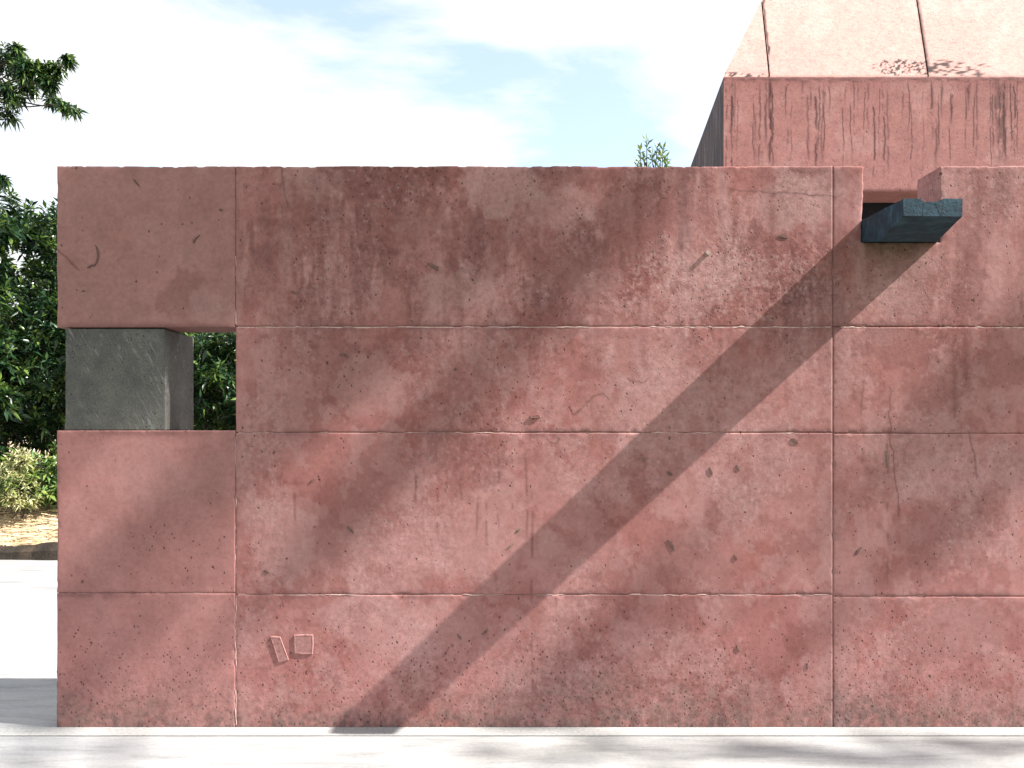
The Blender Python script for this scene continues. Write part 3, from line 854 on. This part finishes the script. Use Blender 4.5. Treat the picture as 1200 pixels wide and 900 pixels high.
    tri_piece()
    def hip_or_joint_piece():
        # between joint 1 (then the hip, above their meeting) and joint 2
        hs = np.concatenate([np.linspace(0, 1.3, 110), np.linspace(1.33, HT, 25)])
        ts = np.linspace(0, 1, 140)
        T, H = np.meshgrid(ts, hs, indexing='ij')
        xl = np.maximum(j1r[0] + j1r[1] * H, P0.x + hipx / hiph * H); xr = j2l[0] + j2l[1] * H
        X = xl + np.maximum(xr - xl, .01) * T; Y = YB + .012 + hipy / hiph * H; Z = P0.z + H + .004
        D = Y + DIST; U = VX + X / D * FPX; V = VY - (Z - EYE) / D * FPX
        c, pit, ro = maps(U, V, True)
        Yd = Y - .004 * (fbm(U / 70, V / 70, 3, 591) - .5) + .01 * np.exp(-H / .01)
        nu, nv = X.shape; idx = np.arange(nu * nv).reshape(nu, nv)
        f = np.stack([idx[:-1, :-1], idx[1:, :-1], idx[1:, 1:], idx[:-1, 1:]], -1).reshape(-1, 4)
        calb = np.concatenate([c.reshape(-1, 3), np.ones((nu * nv, 1))], 1)
        mesh_obj('roof_panel', np.stack([X, Yd, Z], -1).reshape(-1, 3), f, M_WALL, root, True, {'alb': ('FLOAT_COLOR', calb), 'pit': ('FLOAT', pit.reshape(-1)), 'rough': ('FLOAT', ro.reshape(-1))})
    hip_or_joint_piece()
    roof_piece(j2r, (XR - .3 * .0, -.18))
    # --- left side wall, its top falling away to the back; left roof plane; back and right
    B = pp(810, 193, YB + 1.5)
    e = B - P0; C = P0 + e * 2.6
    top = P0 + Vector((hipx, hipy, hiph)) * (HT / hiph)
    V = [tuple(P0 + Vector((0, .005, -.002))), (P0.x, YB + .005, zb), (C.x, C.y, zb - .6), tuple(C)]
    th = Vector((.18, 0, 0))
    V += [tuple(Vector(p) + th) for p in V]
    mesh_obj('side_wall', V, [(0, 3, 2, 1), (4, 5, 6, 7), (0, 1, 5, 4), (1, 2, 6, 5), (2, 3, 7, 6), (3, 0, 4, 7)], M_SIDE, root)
    tr = Vector((XR - .18 * HT, YB + hipy / hiph * HT, P0.z + HT))
    V = [tuple(P0 + Vector((.01, .06, 0))), tuple(C + Vector((.02, 0, 0))), tuple(top + Vector((.01, .03, 0))), tuple(tr + Vector((0, .03, 0))), (XR, YB + .03, P0.z), (XR, C.y, C.z), tuple(top + Vector((.6, 1.2, -.02))), tuple(tr + Vector((0, 1.2, -.02)))]
    mesh_obj('rear_roof', V, [(0, 2, 6, 1), (2, 3, 7, 6), (3, 4, 5, 7), (1, 6, 7, 5)], M_BRED, root)
    # joint backing under the slope
    V = [tuple(P0 + Vector((.05, .06, .0))), (XR - .02, YB + .06, P0.z), tuple(tr + Vector((-.02, .04, 0))), tuple(top + Vector((.05, .04, 0)))]
    mesh_obj('joint_core', V, [(0, 1, 2, 3)], M_CORE, root)
    # soffit beam and recessed ground-floor wall, coloured near-black as the shade of the recess
    v, f = boxv((P0.x + .01, YB + .006, zb), (XR, YB + .36, zb + .12)); mesh_obj('soffit_beam', v, f, M_BRED, root)
    v, f = boxv((P0.x + .2, YB + .36, zb + .10), (XR, C.y, zb + .2)); mesh_obj('ceiling_slab', v, f, M_CORE, root)
    v, f = boxv((P0.x + .42, YB + .37, 0), (XR - .26, YB + .45, zb + .09)); mesh_obj('recessed_wall', v, f, M_VOID, root)
    v, f = boxv((P0.x + .19, YB + .38, 0), (P0.x + .4, YB + 2.2, zb + .095)); mesh_obj('pier', v, f, M_BRED, root)
    v, f = boxv((XR - .25, YB + .05, 0), (XR - .002, C.y, P0.z - .01)); mesh_obj('right_wall', v, f, M_BRED, root)
pavilion()

# ------------------------------------------------------------------ vegetation
def tube(pts, rad, seg=7):
    V, F = [], []
    pts = [Vector(p) for p in pts]
    for i, p in enumerate(pts):
        d = (pts[min(i + 1, len(pts) - 1)] - pts[max(i - 1, 0)]).normalized()
        a = d.cross(Vector((0.3, 1, 0.1))).normalized(); b = d.cross(a)
        for k in range(seg):
            t = 2 * math.pi * k / seg
            V.append(tuple(p + (a * math.cos(t) + b * math.sin(t)) * rad[i]))
    for i in range(len(pts) - 1):
        for k in range(seg):
            F.append((i * seg + k, i * seg + (k + 1) % seg, (i + 1) * seg + (k + 1) % seg, (i + 1) * seg + k))
    return V, F
def bend_path(a, b, n, wob, r):
    a = np.array(a, float); b = np.array(b, float)
    out = []
    off = np.zeros(3)
    for i in range(n):
        t = i / (n - 1)
        if 0 < i < n - 1: off = off * .7 + r.normal(0, wob, 3)
        out.append(a + (b - a) * t + off * math.sin(math.pi * t))
    return out
def leaf_mesh(P, D, Ln, wr, r, droop=0.25):
    n = len(P)
    D = D / np.linalg.norm(D, axis=1, keepdims=True)
    ref = r.normal(0, 1, (n, 3)) * .6 + np.array((0, 0, 1.0))
    S_ = np.cross(D, ref); S_ /= np.linalg.norm(S_, axis=1, keepdims=True) + 1e-9
    Nn = np.cross(S_, D)
    Ln = Ln[:, None]; w = Ln * wr * r.uniform(.8, 1.2, (n, 1)) * .5
    dr = np.zeros((n, 3)); dr[:, 2] = -1
    mid = P + D * Ln * .45 + dr * Ln * droop * .2
    tip = P + D * Ln + dr * Ln * droop
    V = np.stack([P, mid + S_ * w + Nn * w * .35, tip, mid - S_ * w + Nn * w * .35, mid], 1).reshape(-1, 3)
    b = (np.arange(n) * 5)[:, None]
    F = np.concatenate([b + np.array(q) for q in ((0, 1, 4), (1, 2, 4), (4, 2, 3), (0, 4, 3))])
    return V, F
def whorls(C, A, per, Lm, r, spread=(0.5, 1.75)):
    """leaf rosettes at twig tips C pointing along A"""
    n = len(C)
    A = A / np.linalg.norm(A, axis=1, keepdims=True)
    a1 = np.cross(A, np.array((.31, .77, .2))); a1 /= np.linalg.norm(a1, axis=1, keepdims=True)
    a2 = np.cross(A, a1)
    P, D, Ls, R = [], [], [], []
    tint = r.rand(n)
    for k in range(per):
        th = k * 2.399 + r.uniform(-.4, .4, n); ph = spread[0] + (spread[1] - spread[0]) * ((k + r.rand(n)) / per)
        d = A * np.cos(ph)[:, None] + (a1 * np.cos(th)[:, None] + a2 * np.sin(th)[:, None]) * np.sin(ph)[:, None]
        Ls.append(Lm * r.uniform(.65, 1.2, n))
        P.append(C - A * (Lm * .55 * k / per)[..., None] if np.ndim(Lm) else C - A * (Lm * .55 * k / per)); D.append(d)
        R.append(np.clip(tint * .6 + r.rand(n) * .4 + (.12 if k < per * .3 else -.05), 0, 1))
    return np.concatenate(P), np.concatenate(D), np.concatenate(Ls), np.concatenate(R)
def crown(name, C, A, per, Lm, wr, mat, parent, r, droop=.25, spread=(0.5, 1.75)):
    P, D, Ls, R = whorls(np.array(C), np.array(A), per, Lm, r, spread)
    V, F = leaf_mesh(P, D, Ls, wr, r, droop)
    return mesh_obj(name, V, F, mat, parent, True, {'rnd': ('FLOAT', np.repeat(R, 5))})
def merge(parts):
    V, F = [], []
    for v, f in parts:
        n = len(V); V += [tuple(map(float, p)) for p in v]; F += [tuple(i + n for i in q) for q in f]
    return V, F

def shrub(name, base, lobes, nwh, per, Lm, label, mat, seed, group=None, cat='shrub', wr=.27, stems=5, accept=None):
    """lobes: (dx, dy, z, rx, ry, rz)"""
    r = np.random.RandomState(seed)
    root = empty(name, base, label, cat, group)
    base = np.array(base)
    parts = []
    C, A = [], []
    vol = np.array([l[3] * l[5] for l in lobes]); pr = vol / vol.sum()
    nh = max(4, int(nwh / 26)) if Lm > .1 else 0
    heads = []
    while len(heads) < nh:
        l = lobes[r.choice(len(lobes), p=pr)]
        d = r.normal(0, 1, 3); d /= np.linalg.norm(d)
        p = np.array(l[:3]) + d * np.array(l[3:6]) * (.62 + .42 * r.rand())
        if p[2] > .2: heads.append((p, r.uniform(.16, .34)))
    for p, hr in heads:
        for k in range(int(20 * (hr / .25) ** 1.5)):
            d = r.normal(0, 1, 3); d[2] = abs(d[2]) * 1.1 - .35; d /= np.linalg.norm(d)
            C.append(base + p + d * hr * (.8 + .25 * r.rand()) * np.array((1.15, 1.15, .8))); A.append(d + np.array((0, 0, .55)) + r.normal(0, .18, 3))
    nfill = len(C) + (int(nwh * .75) if nh else nwh)
    while len(C) < nfill:
        l = lobes[r.choice(len(lobes), p=pr)]
        d = r.normal(0, 1, 3); d /= np.linalg.norm(d)
        q = r.rand() ** .45 * (.8 if nh else 1)
        p = np.array((l[0], l[1], l[2])) + d * np.array(l[3:6]) * q
        if p[2] < .15: continue
        C.append(base + p); A.append(d * .8 + np.array((0, 0, .7)) + r.normal(0, .3, 3))
    for l in lobes[:max(stems, 1)]:
        e = base + np.array(l[:3])
        pth = bend_path(base + r.normal(0, .08, 3) * np.array((1, 1, 0)), e, 7, .05, r)
        parts.append(tube(pth, np.linspace(.035, .012, 7) * min(1, l[2] / 1.6)))
    C = np.array(C)
    # twigs that carry some of the rosettes
    for i in r.choice(len(C), min(len(C), 120), replace=False):
        l = min(lobes, key=lambda q: np.linalg.norm(base + np.array(q[:3]) - C[i]))
        parts.append(tube(bend_path(base + np.array(l[:3]), C[i], 4, .03, r), [.010, .008, .006, .003], 4))
    V, F = merge(parts)
    mesh_obj('stem', V, F, M_BARK, root, True)
    crown('foliage', C, A, per, Lm, wr, mat, root, r)
    return root

SH = 'dark leafy shrubs on the earth bank'
def lob(r, h, n, seed, w=1.25):
    rr = np.random.RandomState(seed)
    out = [(0, 0, h * .45, w, w * .85, h * .45)]
    for i in range(n):
        a = rr.rand() * 6.28; z = rr.uniform(.25, .95) * h
        out.append((math.cos(a) * w * .75, math.sin(a) * w * .6, z, rr.uniform(.35, .65), rr.uniform(.35, .6), rr.uniform(.3, .5)))
    return out
shrub('evergreen_shrub', (-8.9, 6.9, .60), lob(0, 3.9, 12, 1, 1.4), 1100, 9, .17, 'dark evergreen shrub at the far left, partly beyond the picture edge', M_LEAF, 21, SH)
shrub('evergreen_shrub', (-6.55, 6.75, .60), lob(0, 3.85, 18, 2, 1.5) + [(.75, -.2, 3.35, .55, .5, .45), (.2, -.1, 3.6, .6, .5, .35)], 2800, 9, .155, 'tall dark evergreen shrub left of the wall end, above the straw bank', M_LEAF, 22, SH)
shrub('evergreen_shrub', (-3.9, 7.0, .62), lob(0, 3.1, 16, 3, 1.3), 2000, 9, .15, 'sunlit evergreen shrub seen through the open slot beside the stone block', M_LEAF, 23, SH)
shrub('evergreen_shrub', (-1.6, 7.3, .65), lob(0, 2.4, 8, 4, 1.2), 700, 9, .16, 'evergreen shrub on the bank hidden behind the middle of the wall', M_LEAF, 24, SH)
for bx_, by_, bs_, nm_ in ((-10.2, 9.4, 25, 'behind the left edge of the shrub row'), (-7.4, 9.2, 26, 'behind the tall shrub left of the wall end'), (-4.7, 9.3, 27, 'behind the shrub in the open slot')):
    shrub('evergreen_shrub', (bx_, by_, .9), lob(0, 3.6, 9, bs_, 1.7), 1500, 9, .2, 'shaded evergreen shrub in the second row, ' + nm_, M_LEAF, bs_ + 40, SH)
shrub('flowering_shrub', (-5.82, 5.85, .40), [(0, 0, .34, .30, .2, .30), (-.05, 0, .58, .26, .2, .18), (.08, -.05, .74, .17, .14, .13)], 240, 8, .085, 'low pale cream flowering shrub at the foot of the dark shrubs', M_FLOWER, 31, None, 'shrub', .22, 2)
shrub('broadleaf_shrub', (-6.5, 6.05, .45), [(0, 0, .35, .6, .3, .36), (.55, .1, .32, .4, .25, .34), (1.05, .1, .3, .45, .25, .36)], 520, 8, .12, 'low green broadleaf shrub edging the straw below the cream flowers', M_LEAF_L, 33, None, 'shrub', .3, 2)

# small shrub whose top peeps over the wall
def peeping():
    r = np.random.RandomState(41)
    base = Vector(pp(766, 800, 2.2)); base.z = 0.0
    root = empty('slender_shrub', tuple(base), 'slender shrub whose leafy tips peep over the wall top left of the pavilion', 'shrub')
    tips = [(758, 160), (750, 172), (754, 180), (747, 188), (770, 168), (775, 176), (780, 180), (782, 188), (768, 184), (760, 190), (772, 192), (752, 195), (764, 176), (777, 170), (745, 198), (785, 196), (765, 200), (756, 204), (774, 204)]
    parts, C, A = [], [], []
    fork = Vector((base.x, base.y, 2.5))
    parts.append(tube(bend_path(base, fork, 6, .02, r), np.linspace(.03, .02, 6)))
    for u, v in tips:
        y = 2.2 + r.uniform(-.12, .12)
        e = pp(u, v + 4, y)
        parts.append(tube(bend_path(fork, e, 6, .015, r), np.linspace(.012, .0025, 6), 5))
        for k in range(2):
            q = e - (e - fork) * (.035 * k)
            C.append(q); A.append(Vector((r.normal(0, .25), r.normal(0, .3), 1)))
    for k in range(40):
        C.append(fork + Vector((r.normal(0, .28), r.normal(0, .25), r.uniform(.3, .95)))); A.append(Vector((r.normal(0, .4), r.normal(0, .4), .8)))
    V, F = merge(parts)
    mesh_obj('stem', V, F, M_BARK, root, True)
    crown('foliage', [tuple(c) for c in C], [tuple(a) for a in A], 5, .062, .30, M_LEAF_L, root, r, .1, (.25, 1.2))
peeping()

# tree at the left whose branch ends hang into the picture
def left_tree():
    r = np.random.RandomState(51)
    Y = 5.6
    base = (-8.7, 6.3, .62)
    root = empty('broadleaf_tree', base, 'broadleaf tree whose leafy branch ends reach in at the top left', 'tree')
    fork = np.array((-8.3, 6.0, 4.2))
    parts = [tube(bend_path(base, fork, 8, .08, r), np.linspace(.2, .13, 8), 10)]
    C, A = [], []
    # (px centre, radius px) of the leaf clumps in view
    cl = [(-25, 80, 34, 34), (8, 68, 26, 30), (30, 78, 20, 22), (50, 82, 16, 18), (66, 80, 12, 12), (10, 108, 22, 22), (38, 100, 18, 16), (58, 98, 12, 12), (-20, 125, 26, 20), (8, 132, 18, 10), (62, 117, 10, 7), (76, 124, 9, 7), (88, 128, 8, 5), (80, 70, 6, 10), (20, 56, 8, 8), (2, 210, 6, 8), (-14, 205, 12, 12), (-40, 60, 30, 40)]
    limb = np.array(pp(60, 105, Y)); 
    l1 = bend_path(fork, pp(-30, 112, Y), 7, .06, r)
    parts.append(tube(l1, np.linspace(.09, .02, 7), 8))
    hub = l1[-1]
    for u, v, ru, n in cl:
        c = np.array(pp(u, v, Y + r.uniform(-.25, .25)))
        parts.append(tube(bend_path(hub, c, 6, .025, r), np.linspace(.014, .004, 6), 5))
        k = (Y + DIST) / FPX
        for i in range(max(7, int(n * 1.8))):
            d = r.normal(0, 1, 3); d /= np.linalg.norm(d); d *= r.rand() ** .5
            C.append(c + d * ru * k * .72 * np.array((1, 1.2, .85))); A.append(d + np.array((.45, -.1, .25)) + r.normal(0, .25, 3))
    # the rest of the crown, out of the picture to the left and above
    for i in range(16):
        a = r.rand() * 6.28
        c = np.array((-9.6 + math.cos(a) * 1.3, 6.6 + math.sin(a) * 1.4, r.uniform(5.0, 8.2)))
        parts.append(tube(bend_path(fork, c, 6, .08, r), np.linspace(.05, .012, 6), 6))
        for j in range(40):
            d = r.normal(0, 1, 3); d /= np.linalg.norm(d); d *= r.rand() ** .4
            q = c + d * .75
            if q[0] > -6.9 - 0 * q[1] and VX + q[0] / (q[1] + DIST) * FPX > -12: continue
            C.append(q); A.append(d + np.array((0, 0, .5)))
    V, F = merge(parts)
    mesh_obj('trunk', V, F, M_BARK, root, True)
    crown('foliage', C, A, 9, .115, .25, M_LEAF, root, r, .45)
left_tree()

# tall tree to the right, out of the picture, whose crown shades the wall in soft slanting bands
def shade_tree():
    r = np.random.RandomState(61)
    base = (15.0, -6.2, -.008)
    root = empty('shade_tree', base, 'tall tree beyond the right picture edge, seen only by the soft shade bands it throws', 'tree')
    fork = np.array((14.6, -6.0, 15.0))
    parts = [tube(bend_path(base, fork, 9, .1, r), np.linspace(.32, .18, 9), 10)]
    sun = np.array(SUN) / SUN.z
    C, A = [], []
    # wall px at the middle of each band, reach up the ray (m), clump radii (across, depth) and count
    bands = [(110, 270, 13.5, .30, .20, 100), (210, 240, 13.0, .30, .18, 90), (330, 235, 13.4, .26, .16, 70), (450, 250, 12.6, .18, .14, 40), (170, 340, 13.2, .20, .16, 44),
             (600, 250, 12.8, .18, .14, 26), (700, 270, 12.4, .10, .08, 12), (440, 560, 13.6, .10, .10, 26), (560, 440, 13.2, .10, .09, 22), (330, 500, 13.8, .11, .12, 24), (120, 670, 14.0, .10, .10, 20), (380, 370, 13.4, .14, .10, 22),
             (690, 770, 13.2, .13, .06, 18), (1190, 420, 12.5, .18, .14, 34), (1150, 560, 12.8, .12, .12, 16), (110, 790, 13.6, .10, .06, 12)]
    pts = [(np.array(wp(u, v)) + sun * t, ra, rd, n) for u, v, t, ra, rd, n in bands]
    pts += [(np.array((x, y, 0)) + sun * t, ra, rd, n) for x, y, t, ra, rd, n in ((.2, -.30, 13.0, .3, .05, 6), (.9, -.26, 12.8, .5, .08, 18), (1.6, -.34, 13.2, .45, .08, 14), (2.3, -.2, 12.8, .4, .07, 18))]
    for c, ra, rd, n in pts:
        parts.append(tube(bend_path(fork, c, 7, .08, r), np.linspace(.05, .005, 7), 6))
        for i in range(n):
            d = r.normal(0, 1, 3); d /= np.linalg.norm(d); d *= r.rand() ** .5
            C.append(c + d * np.array((ra, rd, ra)) * 1.3); A.append(d + np.array((0, 0, .4)))
    V, F = merge(parts)
    mesh_obj('trunk', V, F, M_BARK, root, True)
    crown('foliage', C, A, 7, .14, .28, M_LEAF, root, r)
shade_tree()
